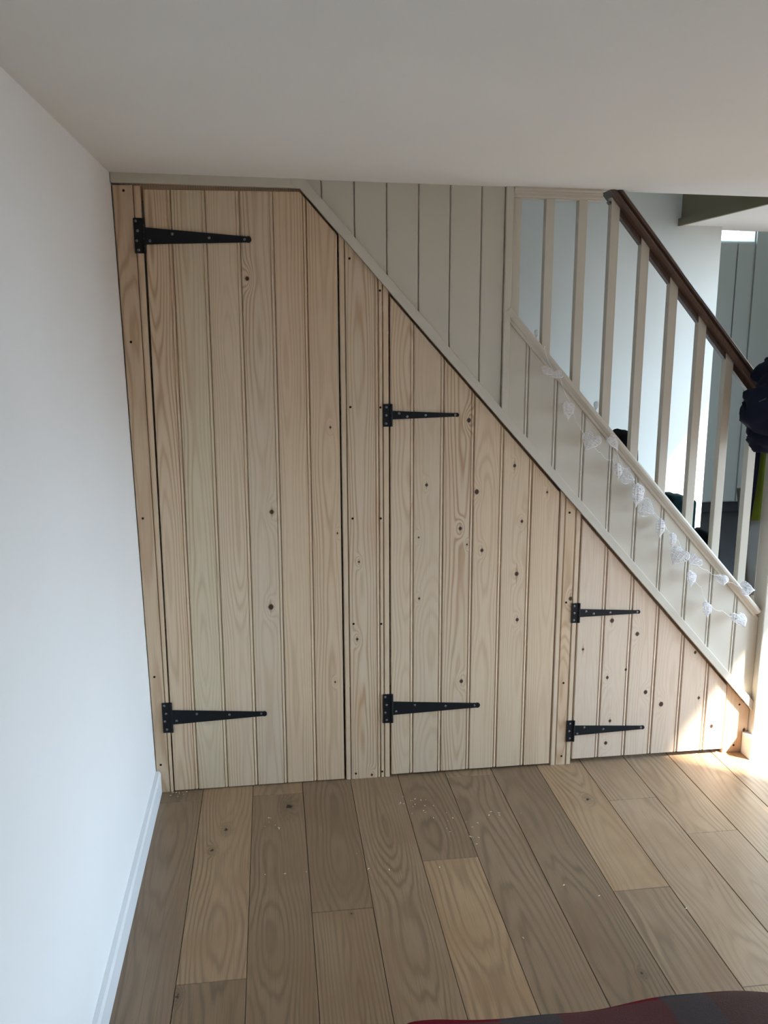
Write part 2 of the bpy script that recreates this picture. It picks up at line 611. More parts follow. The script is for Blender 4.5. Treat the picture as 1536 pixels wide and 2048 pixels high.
def oak(seed, L, warm, width, knots):
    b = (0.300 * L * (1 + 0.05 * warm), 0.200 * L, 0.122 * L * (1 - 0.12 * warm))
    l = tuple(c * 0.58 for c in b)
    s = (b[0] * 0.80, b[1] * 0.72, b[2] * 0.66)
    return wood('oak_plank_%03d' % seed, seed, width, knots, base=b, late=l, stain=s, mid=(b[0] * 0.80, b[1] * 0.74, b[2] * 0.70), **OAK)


OK = {(2, 1): [(0.056, -0.396, 0.006, 3), (0.095, -0.28, 0.007, 3)], (3, 1): [(0.130, -0.164, 0.012, 3)], (4, 0): [(0.115, -0.769, 0.003, 3)],
      (8, 1): [(0.127, -1.113, 0.004, 3)], (9, 1): [(0.11, -0.26, 0.006, 3)], (2, 0): [(0.008, -1.03, 0.006, 3)]}
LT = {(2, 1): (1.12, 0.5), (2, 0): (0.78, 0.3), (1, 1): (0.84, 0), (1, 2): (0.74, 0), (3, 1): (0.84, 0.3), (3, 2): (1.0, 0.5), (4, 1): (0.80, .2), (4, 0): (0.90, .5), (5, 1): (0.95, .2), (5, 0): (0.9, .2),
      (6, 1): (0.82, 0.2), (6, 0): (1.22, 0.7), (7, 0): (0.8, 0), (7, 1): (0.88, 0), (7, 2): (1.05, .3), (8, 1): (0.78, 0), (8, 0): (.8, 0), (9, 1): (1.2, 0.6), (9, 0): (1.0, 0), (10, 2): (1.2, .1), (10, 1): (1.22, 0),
      (10, 0): (1.25, .2), (11, 1): (1.25, .2), (11, 0): (1.15, 0), (12, 1): (1.2, .4), (12, 0): (1.15, .2), (13, 0): (1.2, .2), (13, 1): (1.2, .2), (12, 2): (1.2, .3)}  # right-hand columns also lightened in colour for the daylight washing over the floor
sd_ = 200
for c in range(1, len(P0) - 1):
    xa, xb = P0[c], P0[c + 1]
    ys = sorted(JOINTS.get(c, [random.uniform(-2.2, -0.4)]))
    ys = [FW + 0.01] + ys + [0.99]
    for i in range(len(ys) - 1):
        ya, yb = ys[i], ys[i + 1]
        sd_ += 1
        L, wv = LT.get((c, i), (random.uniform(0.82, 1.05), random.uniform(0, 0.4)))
        kn = [(kx, ky - ya, kr, kd) for kx, ky, kr, kd in OK.get((c, i), [])]
        bm = bmesh.new()
        g = 0.0007
        hgt = random.uniform(-0.0004, 0.0004)
        b = 0.0014
        A = [bm.verts.new(p) for p in ((xa + g, ya + g, -0.0135), (xb - g, ya + g, -0.0135), (xb - g, yb - g, -0.0135), (xa + g, yb - g, -0.0135))]
        B = [bm.verts.new((v.co.x, v.co.y, -b + hgt)) for v in A]
        T = [bm.verts.new(p) for p in ((xa + g + b, ya + g + b, hgt), (xb - g - b, ya + g + b, hgt), (xb - g - b, yb - g - b, hgt), (xa + g + b, yb - g - b, hgt))]
        for q in range(4):
            r_ = (q + 1) % 4
            bm.faces.new((A[q], A[r_], B[r_], B[q]))
            bm.faces.new((B[q], B[r_], T[r_], T[q]))
        bm.faces.new(T)
        bm.faces.new(A[::-1])
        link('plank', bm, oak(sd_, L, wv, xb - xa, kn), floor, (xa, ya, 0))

# ------------------------------------------------------------------ skirtings
bm = bmesh.new()
extr(bm, [(0, 0), (0.017, 0), (0.017, 0.076), (0.012, 0.086), (0, 0.087)], (0.0115, FW, 0), (0.0115, -0.002, 0), (1, 0, 0), (0, 0, 1))
structure(link('baseboard_left', bm, M_SKIRT), 'white skirting board along the foot of the left wall')

# ------------------------------------------------------------------ white joinery above and beside the cupboards
# header trim
bm = bmesh.new()
prism(bm, [(-0.01, 2.136), (0.583, 2.127), (0.603, 2.127), (0.603, z_ceil(0.6) + 0.002), (-0.01, z_ceil(0) + 0.004)], -0.014, 0.004)
bevel(bm, 0.0015, 1)
structure(link('trim_3', bm, M_STONE, None, (0, 0, 2.13)), 'stone painted header trim over the tall cupboard door')
# diagonal trim with a bead along the top
bm = bmesh.new()
xe = 2.350
w = 0.043
prism(bm, [(0.591, z_trim(0.591)), (xe, z_trim(xe)), (xe, z_trim(xe) + w), (0.56, z_trim(0.56) + w), (0.56, z_trim(0.591) + 0.01), (0.583, z_trim(0.591) + 0.002)], -0.017, 0.003)
bevel(bm, 0.0022, 2)
clip(bm, Vector((0, 0, z_ceil(0.6) + 0.002)), Vector((0, 0, 1)))
link('trim_4', bm, M_STONE, None, (0.6, 0, 2.1))
structure(bpy.data.objects['trim_4'], 'stone painted diagonal trim along the foot of the staircase panelling')

# upper boarding, between trim and ceiling
upper = empty('wall_boarding_upper', (0.6, 0, 2.1))
structure(upper, 'stone painted boarding between the diagonal trim and the ceiling')
xs = [0.5515, 0.659, 0.767, 0.875, 0.983, 1.091, 1.199, 1.281]
for i in range(len(xs) - 1):
    bm = board_bm(xs[i], xs[i + 1], 0.7, z_ceil(xs[i]) + 0.004, -0.004, 0.014, 'vee', gap=0.0009)
    slope_clip(bm, w - 0.006, False)
    link('board', bm, M_STONE, upper, (xs[i], 0, z_trim(xs[i + 1])))
# post strip at its right end
bm = bmesh.new()
zc = z_ceil(1.29)
prism(bm, [(1.281, z_trim(1.281) + w - 0.006), (1.303, z_trim(1.303) + w - 0.006), (1.306, zc + 0.002), (1.281, zc + 0.002)], -0.016, 0.012)
bevel(bm, 0.002, 2)
link('edge_strip', bm, M_STONE, upper, (1.28, 0, 1.4))

# lower boarding, between trim and capping rail
lower = empty('wall_boarding_lower', (1.3, 0, 1.3))
structure(lower, 'stone painted boarding under the capping rail of the stairs')
xs = [1.3035, 1.381, 1.488, 1.595, 1.704, 1.810, 1.918, 2.027, 2.132, 2.240, 2.334]
for i in range(len(xs) - 1):
    bm = board_bm(xs[i], xs[i + 1], 0.12, 1.76, 0.000, 0.014, 'both' if i < len(xs) - 2 else 'none')
    slope_clip(bm, w - 0.006, False)
    no = Vector((S_CAP, 0, 1)).normalized()
    clip(bm, Vector((1.3, 0, 1.753 - 0.036)), no)
    link('board', bm, M_STONE, lower, (xs[i], 0, z_trim(xs[i + 1])))

# ------------------------------------------------------------------ staircase
stairs = empty('staircase', (2.4, 0.45, 0))
tag(stairs, 'enclosed staircase with dark treads rising behind the painted stringer', 'staircase')
RISE, = (0.2,)


def x_nose(i):
    return 1.3 + (1.753 - 0.17 - RISE * i) / S_CAP


for i in range(1, 13):
    xn = x_nose(i)
    xb_ = x_nose(i + 1)
    bm = bmesh.new()
    bx(bm, xb_ - 0.002, xn, 0.032, 0.83, RISE * i - 0.026, RISE * i)
    bevel(bm, 0.008, 2)
    link('tread', bm, M_CARPET, stairs, (xn, 0.1, RISE * i))
    bm = bmesh.new()
    bx(bm, xn - 0.032, xn - 0.016, 0.032, 0.83, max(0.0, RISE * (i - 1)) + 0.0005, RISE * i - 0.027)
    link('riser', bm, M_CARPET, stairs, (xn, 0.1, RISE * (i - 1)))
# stringers
for ya, yb, nm in ((0.0165, 0.030, 'stringer'), (0.832, 0.858, 'stringer')):
    bm = bmesh.new()
    up = 0.038 if ya < 0.1 else 0.10
    xz = [(0.40, z_cap(0.40) - up - 0.33), (2.33, z_cap(2.33) - up - 0.33), (2.33, z_cap(2.33) - up), (0.40, z_cap(0.40) - up)]
    prism(bm, xz, ya, yb)
    link(nm, bm, M_STONE if ya < 0.1 else M_SKIRT, stairs, (1.3, ya, 1.3))

# balustrade: capping rail, balusters, top moulding, handrail, newel
bal = empty('balustrade', (1.8, 0.01, 0.9))
tag(bal, 'stone painted balustrade with dark wooden handrail on the staircase', 'balustrade')
dcap = Vector((1, 0, -S_CAP)).normalized()
ncap = Vector((S_CAP, 0, 1)).normalized()
bm = bmesh.new()
# profile: y across, n up (perpendicular to the slope), top at n=0
prof = [(-0.002, -0.034), (-0.006, -0.034), (-0.008, -0.029), (-0.008, -0.026), (-0.014, -0.022), (-0.020, -0.014), (-0.021, -0.007), (-0.017, -0.001), (-0.010, 0.0),
        (0.048, 0.0), (0.054, -0.004), (0.055, -0.014), (0.048, -0.020), (0.034, -0.026), (0.034, -0.034)]
a = Vector((1.3045, 0, z_cap(1.3045)))
b = Vector((2.334, 0, z_cap(2.334)))
extr(bm, prof, a, b, (0, 1, 0), ncap)
o = link('capping_rail', bm, M_STONE, bal, (1.3, 0, 1.75))
# handrail line (underside of the spacer fillets)
S_H = 1.150


def z_hand_top(x):
    return 2.144 - S_H * (x - 1.679)


def z_hand_low(x):
    return z_hand_top(x) - 0.079


dh = Vector((1, 0, -S_H)).normalized()
nh = Vector((S_H, 0, 1)).normalized()
hp = [(-0.016, -0.036), (-0.029, -0.037), (-0.033, -0.029), (-0.030, -0.023), (-0.021, -0.021), (-0.019, -0.016), (-0.028, -0.012), (-0.029, -0.005), (-0.019, 0.001), (-0.004, 0.004),
      (0.034, 0.004), (0.047, 0.0), (0.054, -0.006), (0.052, -0.014), (0.054, -0.020), (0.061, -0.027), (0.059, -0.036)]
bm = bmesh.new()
xs_h = 1.62
extr(bm, hp, Vector((xs_h, 0, z_hand_top(xs_h))), Vector((2.334, 0, z_hand_top(2.334))), (0, 1, 0), nh)
clip(bm, Vector((0, 0, z_ceil(1.66) - 0.0005)), Vector((0, 0, 1)))
tag(link('handrail', bm, M_HANDRAIL, bal, (2.0, 0, 1.8)), 'dark brown moulded hardwood handrail')
# top moulding at the ceiling
bm = bmesh.new()
zt = z_ceil(1.45)
extr(bm, [(0.0, 0.0), (-0.024, 0.0), (-0.026, -0.008), (-0.016, -0.012), (-0.016, -0.017), (-0.008, -0.020), (-0.008, -0.028), (0.0, -0.031), (0.0, -0.034), (0.034, -0.034), (0.034, 0)],
     (1.3065, 0, z_ceil(1.3065) + 0.001), (1.632, 0, z_ceil(1.632) + 0.001), (0, 1, 0), (0, 0, 1))
clip(bm, Vector((1.618, 0, 2.12)), Vector((0.9, 0, 0.35)).normalized())
link('top_moulding', bm, M_STONE, bal, (1.31, 0, 2.14))
bxs = [1.307, 1.424, 1.540, 1.656, 1.771, 1.886, 2.003, 2.117, 2.233]
BW = 0.031
for i, xb_ in enumerate(bxs):
    bm = bmesh.new()
    zl = lambda x: z_cap(x) - 0.002
    if i < 3:
        zu = lambda x: z_ceil(x) - 0.033
    else:
        zu = lambda x: z_hand_top(x) - 0.052
    prism(bm, [(xb_, zl(xb_)), (xb_ + BW, zl(xb_ + BW)), (xb_ + BW, zu(xb_ + BW)), (xb_, zu(xb_))], 0.001, 0.001 + BW)
    bevel(bm, 0.0018, 2)
    link('baluster', bm, M_STONE, bal, (xb_, 0.001, z_cap(xb_)))
for i in range(2, 9):       # brown spacer fillets under the handrail
    xa = (bxs[i] + BW + 0.001) if i > 2 else 1.628
    xb_ = bxs[i + 1] - 0.001 if i < 8 else 2.334
    bm = bmesh.new()
    prism(bm, [(xa, z_hand_low(xa)), (xb_, z_hand_low(xb_)), (xb_, z_hand_top(xb_) - 0.0535), (xa, z_hand_top(xa) - 0.0535)], 0.003, 0.030)
    clip(bm, Vector((0, 0, z_ceil(1.66) - 0.034)), Vector((0, 0, 1))) if i == 2 else None
    link('handrail_fillet', bm, M_HANDRAIL, bal, (xa, 0, z_hand_low(xa)))
bm = bmesh.new()
bx(bm, 2.3345, 2.424, -0.034, 0.050, 0.0, 1.50)
bevel(bm, 0.004, 2)
bx(bm, 2.325, 2.434, -0.044, 0.060, 1.500, 1.520)
bx(bm, 2.335, 2.424, -0.034, 0.050, 1.520, 1.545)
link('newel_post', bm, M_STONE, bal, (2.38, 0, 0))
bm = bmesh.new()
bx(bm, 2.309, 2.46, -0.068, -0.0355, 0.0, 0.088)
bx(bm, 2.309, 2.3335, -0.035, -0.001, 0.0, 0.088)
structure(link('baseboard_newel', bm, M_SKIRT), 'short white skirting block at the foot of the newel post')

# ------------------------------------------------------------------ pine cupboard front
PK = {}


def pine(seed, width, knots=(), **k):
    r = random.Random(seed)
    L = r.uniform(0.96, 1.06)
    w_ = r.uniform(-0.03, 0.04)
    args = dict(base=(0.67 * L, 0.522 * L * (1 - w_), 0.370 * L * (1 - 2 * w_)), contrast=r.uniform(0.5, 0.85), depth=r.choice((0.02, 0.03, 0.045)))
    args.update(k)
    return wood('pine_board_%03d' % seed, seed, width, knots, **args)


def pine_board(parent, name, xa, xb, z0, z1, y=0.0, bead='both', seed=0, knots=(), l0=0.0, l1=0.0, cut=None, th=0.016, gap=0.0006, **k):
    bm = board_bm(xa, xb, z0, z1, y, th, bead, l0, l1, gap)
    if cut is not None:
        slope_clip(bm, cut)
    kk = [(kx - xa, kz - z0, kr, *kd) for kx, kz, kr, *kd in knots]
    return link(name, bm, pine(seed, xb - xa, kk, **k), parent, (xa, y, z0))


def disc(bm, x, y, z, r, h, n=10, dome=True):
    rings = [(r, 0.0), (r * 0.92, h * 0.6), (r * 0.6, h)] if dome else [(r, 0.0), (r, h)]
    vs = []
    for rr, hh in rings:
        vs.append([bm.verts.new((x + rr * math.cos(2 * math.pi * k / n), y - hh, z + rr * math.sin(2 * math.pi * k / n))) for k in range(n)])
    for i in range(len(vs) - 1):
        for k in range(n):
            bm.faces.new((vs[i][k], vs[i][(k + 1) % n], vs[i + 1][(k + 1) % n], vs[i + 1][k]))
    bm.faces.new(vs[-1])
    bm.faces.new(vs[0][::-1])


def hole(parent, x, z, y=0.0, r=0.0042):
    """countersunk screw hole as a proud disc, the shade inside put into its dark colour"""
    bm = bmesh.new()
    disc(bm, x, y + 0.0002, z, r, 0.0009, 12, False)
    link('screw_hole', bm, M_HOLE, parent, (x, y, z))


frame = empty('pine_surround', (0.8, 0, 0))
tag(frame, 'pine posts and end board between and beside the three under-stair cupboards', 'cupboard surround')
ZT = 2.128
# left post
pine_board(frame, 'post_board', 0.0125, 0.058, 0.0, ZT + 0.002, bead='none', seed=1, l0=-0.022, l1=-0.002, spacing=0.010, contrast=0.7, xc=0.02)
pine_board(frame, 'post_lipping', 0.0585, 0.0705, 0.0, ZT, y=-0.001, bead='none', seed=2, l0=-0.002, l1=0.010, contrast=0.15)
for x, z in ((0.027, 2.113), (0.020, 1.638), (0.022, 1.04), (0.027, 0.456), (0.030, 0.111)):
    hole(frame, x, z)
# middle post
KM = [(0.77, 0.855, 0.0045, 0), (0.761, 0.561, 0.0055, 0), (0.811, 0.012, 0.0055, 2)]
pine_board(frame, 'post_lipping', 0.7130, 0.731, 0.0, 2.1, y=-0.001, bead='none', seed=3, cut=-0.003, contrast=0.15)
pine_board(frame, 'post_board', 0.7325, 0.8455, 0.0, 2.1, bead='both', seed=4, knots=KM, cut=-0.003, contrast=0.85, xc=0.045, depth=0.016, sstain=0.75, stain=(0.56, 0.33, 0.18))
pine_board(frame, 'post_board', 0.846, 0.859, 0.0, 2.1, bead='none', seed=5, cut=-0.003, contrast=0.3)
pine_board(frame, 'post_lipping', 0.8605, 0.8805, 0.0, 2.1, y=-0.001, bead='none', seed=6, cut=-0.003, contrast=0.15)
for x, z in ((0.749, 1.908), (0.851, 1.804), (0.746, 1.412), (0.851, 1.409), (0.749, 1.016), (0.850, 1.013), (0.748, 0.621), (0.850, 0.616), (0.750, 0.022), (0.851, 0.023)):
    hole(frame, x, z)
# right post
pine_board(frame, 'post_lipping', 1.5145, 1.533, 0.0, 1.3, y=-0.001, bead='none', seed=7, cut=-0.003, contrast=0.15, l0=0, l1=0)
pine_board(frame, 'post_board', 1.5345, 1.575, 0.0, 1.3, bead='none', seed=8, knots=[(1.5685, 0.680, 0.0065, 1)], cut=-0.003, contrast=0.75, sstain=0.7, stain=(0.60, 0.40, 0.25))
pine_board(frame, 'post_lipping', 1.5765, 1.5955, 0.0, 1.3, y=-0.001, bead='none', seed=9, cut=-0.003, contrast=0.15)
for x, z in ((1.551, 1.012), (1.552, 0.666), (1.555, 0.342), (1.559, 0.036)):
    hole(frame, x, z)
# end board
pine_board(frame, 'post_board', 2.2285, 2.333, 0.0, 0.4, y=0.004, bead='none', seed=10, cut=-0.003, base=(0.62, 0.44, 0.29), contrast=0.3, knots=[(2.318, 0.095, 0.006, 0)])
for x, z in ((2.289, 0.205), (2.279, 0.030)):
    hole(frame, x, z, 0.004)
bm = bmesh.new()
bx(bm, 0.013, 0.60, 0.0185, 0.045, 2.085, 2.15)
slope_clip(bm, 0.0)
link('head_rail', bm, pine(12, 0.1), frame, (0.02, 0.02, 2.09))
bm = bmesh.new()
prism(bm, [(0.60, z_trim(0.60) - 0.05), (2.32, z_trim(2.32) - 0.05), (2.32, z_trim(2.32) + 0.02), (0.60, z_trim(0.60) + 0.02)], 0.047, 0.066)
link('sloping_rail', bm, pine(13, 0.1), frame, (1.5, 0.05, 1.1))


# hinges -------------------------------------------------------------
def hinge(parent, px0, px1, pz0, pz1, s0, s1, zb0, zb1, zt, ht, screws, label):
    """tee hinge: plate, knuckle and long tapering strap"""
    h = link('hinge', hinge_bm(px0, px1, pz0, pz1, s0, s1, zb0, zb1, zt, ht), M_IRON, parent, (px1, -0.001, (pz0 + pz1) / 2))
    h['label'] = label
    for x, z in screws:
        bm = bmesh.new()
        disc(bm, x, -0.0058, z, 0.0044, 0.0014)
        a = random.uniform(0, 3.14)
        s = link('screw', bm, M_SCREW, h, (x, -0.0058, z))
        bm = bmesh.new()
        bx(bm, -0.0036, 0.0036, -0.0004, 0.0, -0.0007, 0.0007)
        bmesh.ops.rotate(bm, verts=bm.verts, cent=(0, 0, 0), matrix=Matrix.Rotation(a, 3, 'Y'))
        bmesh.ops.translate(bm, verts=bm.verts, vec=(x, -0.0072, z))
        me2 = bpy.data.meshes.new('slot')
        bm.to_mesh(me2)
        bm.free()
        # join the slot into the screw as a second material
        b2 = bmesh.new()
        b2.from_mesh(s.data)
        nf = len(b2.faces)
        base_ = WORLD[s.name]
        me2.transform(Matrix.Translation(-base_))
        b2.from_mesh(me2)
        b2.faces.ensure_lookup_table()
        for f in b2.faces[nf:]:
            f.material_index = 1
        b2.to_mesh(s.data)
        b2.free()
        s.data.materials.append(M_IRON)
        bpy.data.meshes.remove(me2)
    return h


def hinge_bm(px0, px1, pz0, pz1, s0, s1, zb0, zb1, zt, ht):
    bm = bmesh.new()
    prism(bm, [(px0, pz0), (px1 - 0.003, pz0), (px1 - 0.003, pz1), (px0, pz1)], -0.0052, -0.0012)
    # strap with a rounded end; widest at the knuckle, slight waist before the tip
    xn = s1 - ht * 1.0
    top = zt + ht
    bot = zt - ht
    arc = [(s1 - ht + ht * math.cos(t_), zt + ht * 1.05 * math.sin(t_)) for t_ in [math.radians(v) for v in (70, 45, 20, 0, -20, -45, -70)]]
    poly = [(s0, zb0), (xn - 0.004, bot * 1.0 + 0.0012)] + [(xn - 0.002, bot)] + arc[::-1] + [(xn - 0.002, top), (xn - 0.004, top - 0.0012), (s0, zb1)]
    prism(bm, poly, -0.0056, -0.0014)
    # knuckle barrel
    n = 10
    kx, r = px1 - 0.0005, 0.0042
    segs = 5
    hgt = (pz1 - pz0) / segs
    for s in range(segs):
        za, zb = pz0 + s * hgt + 0.0004, pz0 + (s + 1) * hgt - 0.0004
        A = [bm.verts.new((kx + r * math.cos(2 * math.pi * k / n), -0.0055 + r * math.sin(2 * math.pi * k / n), za)) for k in range(n)]
        B = [bm.verts.new((v.co.x, v.co.y, zb)) for v in A]
        for k in range(n):
            bm.faces.new((A[k], A[(k + 1) % n], B[(k + 1) % n], B[k]))
        bm.faces.new(A[::-1])
        bm.faces.new(B)
    return bm


# door 1: tall, six boards, clipped corner -----------------------------
def door(name, label, xs, z0, ztop, dz, knots, leans=None, seed0=20, **k):
    e = empty(name, (xs[0], 0, z0))
    tag(e, label, 'cupboard', 'under-stair cupboards')
    for i in range(len(xs) - 1):
        kn = [q for q in knots if xs[i] <= q[0] < xs[i + 1]]
        l0 = leans[i] if leans else 0.0
        l1 = leans[i + 1] if leans else 0.0
        xa, xb_ = xs[i], xs[i + 1]
        pine_board(e, 'plank', xa, xb_, z0, ztop, bead='both' if i < len(xs) - 2 else 'none', seed=seed0 + i, knots=kn, l0=l0, l1=l1, cut=dz, **k.get('over', {}).get(i, {}))
    for zz in k.get('ledges', ()):       # ledges on the back
        bm = bmesh.new()
        bx(bm, xs[0] + 0.03, min(xs[-1] - 0.03, 0.591 + (2.127 - zz - 0.1) / S_TRIM - 0.04), 0.0165, 0.0205, zz, zz + 0.09)
        link('ledge', bm, pine(14, 0.1), e, (xs[0], 0.017, zz))
    return e


d1 = door('plank_cupboard', 'tallest pine plank cupboard, clipped top corner, beside the left wall', [0.0735, 0.162, 0.271, 0.381, 0.491, 0.602, 0.7065], 0.004, 2.1170, -0.014,
          [(0.464, 1.049, 0.009, 0), (0.450, 0.700, 0.010, 0), (0.694, 0.964, 0.0035, 0), (0.677, 0.398, 0.0035, 0), (0.408, 1.842, 0.008, 2), (0.675, 1.343, 0.004, 0)],
          leans=[0.013, 0.010, 0.011, 0.010, 0.009, 0.006, 0.002], seed0=20,
          over={1: dict(base=(0.68, 0.565, 0.40)), 2: dict(contrast=0.45), 3: dict(base=(0.67, 0.54, 0.40)), 5: dict(contrast=0.7, depth=0.02)})
hinge(d1, 0.0515, 0.0835, 1.920, 2.029, 0.084, 0.426, 1.948, 2.001, 1.966, 0.0105, [(0.0595, 2.020), (0.064, 1.990), (0.0595, 1.959), (0.064, 1.930), (0.101, 1.959), (0.173, 1.981), (0.290, 1.970), (0.404, 1.966)], 'long black tee hinge near the top')
hinge(d1, 0.0470, 0.0800, 0.239, 0.355, 0.081, 0.423, 0.270, 0.325, 0.2905, 0.0095, [(0.056, 0.345), (0.061, 0.314), (0.055, 0.284), (0.061, 0.252), (0.097, 0.284), (0.170, 0.306), (0.287, 0.296), (0.402, 0.292)], 'long black tee hinge near the floor')

d2 = door('plank_cupboard', 'middle pine plank cupboard with sloping top and many small knots', [0.8855, 0.969, 1.077, 1.188, 1.296, 1.405, 1.5105], 0.009, 1.85, -0.014,
          [(1.016, 1.130, 0.0055, 0), (0.988, 0.938, 0.0045, 2), (0.991, 0.707, 0.0045, 0), (1.167, 1.359, 0.0085, 2), (1.200, 1.100, 0.0085, 2), (1.141, 0.966, 0.0075, 0), (1.167, 0.905, 0.0035, 0),
           (1.223, 0.881, 0.0065, 0), (1.154, 0.373, 0.0070, 0), (1.338, 1.192, 0.0055, 1), (1.371, 0.985, 0.0055, 0), (1.357, 0.786, 0.0080, 1), (1.364, 0.607, 0.0065, 0), (1.463, 1.091, 0.004, 1)],
          seed0=30, over={1: dict(contrast=0.35, sstain=0.6), 2: dict(contrast=0.95, depth=0.022, xc=0.066, spacing=0.009, sstain=0.5), 4: dict(contrast=0.3), 3: dict(contrast=0.4), 5: dict(contrast=0.7, sstain=0.8)})
hinge(d2, 0.8605, 0.8895, 1.342, 1.421, 0.889, 1.130, 1.367, 1.397, 1.379, 0.0070, [(0.871, 1.410), (0.871, 1.382), (0.870, 1.353), (0.916, 1.388), (0.945, 1.376), (1.010, 1.380), (1.116, 1.379)], 'short black tee hinge near the top')
hinge(d2, 0.8545, 0.8895, 0.224, 0.339, 0.890, 1.227, 0.255, 0.308, 0.2735, 0.0098, [(0.863, 0.329), (0.868, 0.297), (0.863, 0.266), (0.868, 0.236), (0.904, 0.269), (0.975, 0.290), (1.093, 0.279), (1.205, 0.274)], 'long black tee hinge near the floor')

d3 = door('plank_cupboard', 'smallest pine plank cupboard, at the foot of the stairs, partly sunlit', [1.6005, 1.707, 1.816, 1.924, 2.035, 2.145, 2.2265], 0.021, 1.05, -0.014,
          [(1.737, 0.585, 0.0080, 0), (1.841, 0.526, 0.0095, 2), (1.627, 0.475, 0.0050, 1), (1.730, 0.354, 0.0060, 0), (1.803, 0.382, 0.0050, 2), (1.890, 0.284, 0.0075, 2), (1.957, 0.229, 0.0090, 2),
           (2.112, 0.246, 0.0055, 0), (1.750, 0.172, 0.0065, 0), (1.738, 0.079, 0.0075, 2), (2.175, 0.121, 0.0085, 2), (2.083, 0.438, 0.006, 2)],
          seed0=40, over={i: dict(contrast=0.22, sstain=0.25, base=(0.68, 0.545, 0.425)) for i in range(6)})
hinge(d3, 1.5735, 1.6035, 0.585, 0.662, 1.604, 1.846, 0.607, 0.638, 0.6165, 0.0072, [(1.583, 0.652), (1.584, 0.624), (1.583, 0.596), (1.630, 0.629), (1.660, 0.618), (1.725, 0.620), (1.833, 0.617)], 'short black tee hinge near the top')
hinge(d3, 1.5745, 1.6030, 0.098, 0.185, 1.604, 1.892, 0.122, 0.163, 0.1375, 0.0078, [(1.586, 0.173), (1.584, 0.142), (1.587, 0.111), (1.617, 0.130), (1.645, 0.154), (1.722, 0.142), (1.876, 0.138)], 'long black tee hinge near the floor')

# ------------------------------------------------------------------ garland of wire hearts
M_WIRE = NT('white_wrapped_wire', 0.5, 0.4)
M_WIRE.base(M_WIRE.mix(M_WIRE.noise(M_WIRE.coord(), 400, 2), (0.80, 0.79, 0.80), (0.92, 0.91, 0.93)))
M_WIRE = M_WIRE.mat


def heart_mesh(name, w, h, t, rows, seed, wire=0.0011):
    """puffed heart woven from wire: an outline ring, horizontal wraps and vertical ribs"""
    rnd = random.Random(seed)
    bm = bmesh.new()

    def out(u):     # outline, u in 0..2pi; tip down
        x = 16 * math.sin(u) ** 3
        y = 13 * math.cos(u) - 5 * math.cos(2 * u) - 2 * math.cos(3 * u) - math.cos(4 * u)
        return x / 17 * w / 2, (y + 2.5) / 15 * h / 2
    tube(bm, [(out(u)[0], 0, out(u)[1]) for u in [2 * math.pi * k / 26 for k in range(26)]], wire * 1.5, 5, True)
    n = 60
    pts = [out(2 * math.pi * k / n) for k in range(n + 1)]
    zlo, zhi = -h * 0.56, h * 0.44

    def spans(z):
        xs_ = []
        for (xa, za), (xb2, zb) in zip(pts, pts[1:]):
            if (za - z) * (zb - z) < 0:
                xs_.append(xa + (xb2 - xa) * (z - za) / (zb - za))
        xs_.sort()
        return list(zip(xs_[::2], xs_[1::2]))
    for i in range(rows):
        z = zlo + (zhi - zlo) * (i + 0.6) / rows
        for xa, xb2 in spans(z):
            if xb2 - xa < 0.003:
                continue
            c, hw = (xa + xb2) / 2, (xb2 - xa) / 2
            th = t * min(1.0, hw / (w * 0.26))
            tl = rnd.uniform(-0.10, 0.10)
            tube(bm, [(c + hw * math.cos(a_), th * 0.5 * math.sin(a_), z + tl * hw * math.cos(a_) + rnd.uniform(-.0006, .0006)) for a_ in [2 * math.pi * k / 10 for k in range(10)]], wire * 0.85, 4, True)
    for s in (-1, 1):
        for fx in (-0.55, 0.0, 0.55):
            col = []
            for i in range(9):
                z = zlo + (zhi - zlo) * (i + 0.5) / 9
                for xa, xb2 in spans(z):
                    x = fx * w / 2 * (0.35 + 0.65 * i / 8)
                    if xa < x < xb2:
                        c, hw = (xa + xb2) / 2, (xb2 - xa) / 2
                        q = max(0.0, 1 - ((x - c) / hw) ** 2)
                        col.append((x, s * t * 0.5 * min(1.0, hw / (w * 0.26)) * math.sqrt(q), z))
            if len(col) > 2:
                tube(bm, col, wire * 0.8, 4)
    me = bpy.data.meshes.new(name)
    bmesh.ops.recalc_face_normals(bm, faces=bm.faces)
    bm.to_mesh(me)
    bm.free()
    me.materials.append(M_WIRE)
    return me


HM = [heart_mesh('wire_heart', 0.064, 0.066, 0.030, 14, 1, 0.0012), heart_mesh('wire_heart', 0.064, 0.066, 0.026, 16, 2, 0.0012)]
gar = empty('heart_garland', (1.6, -0.04, 1.3))
tag(gar, 'garland of white woven wire hearts draped along the stair capping', 'garland')
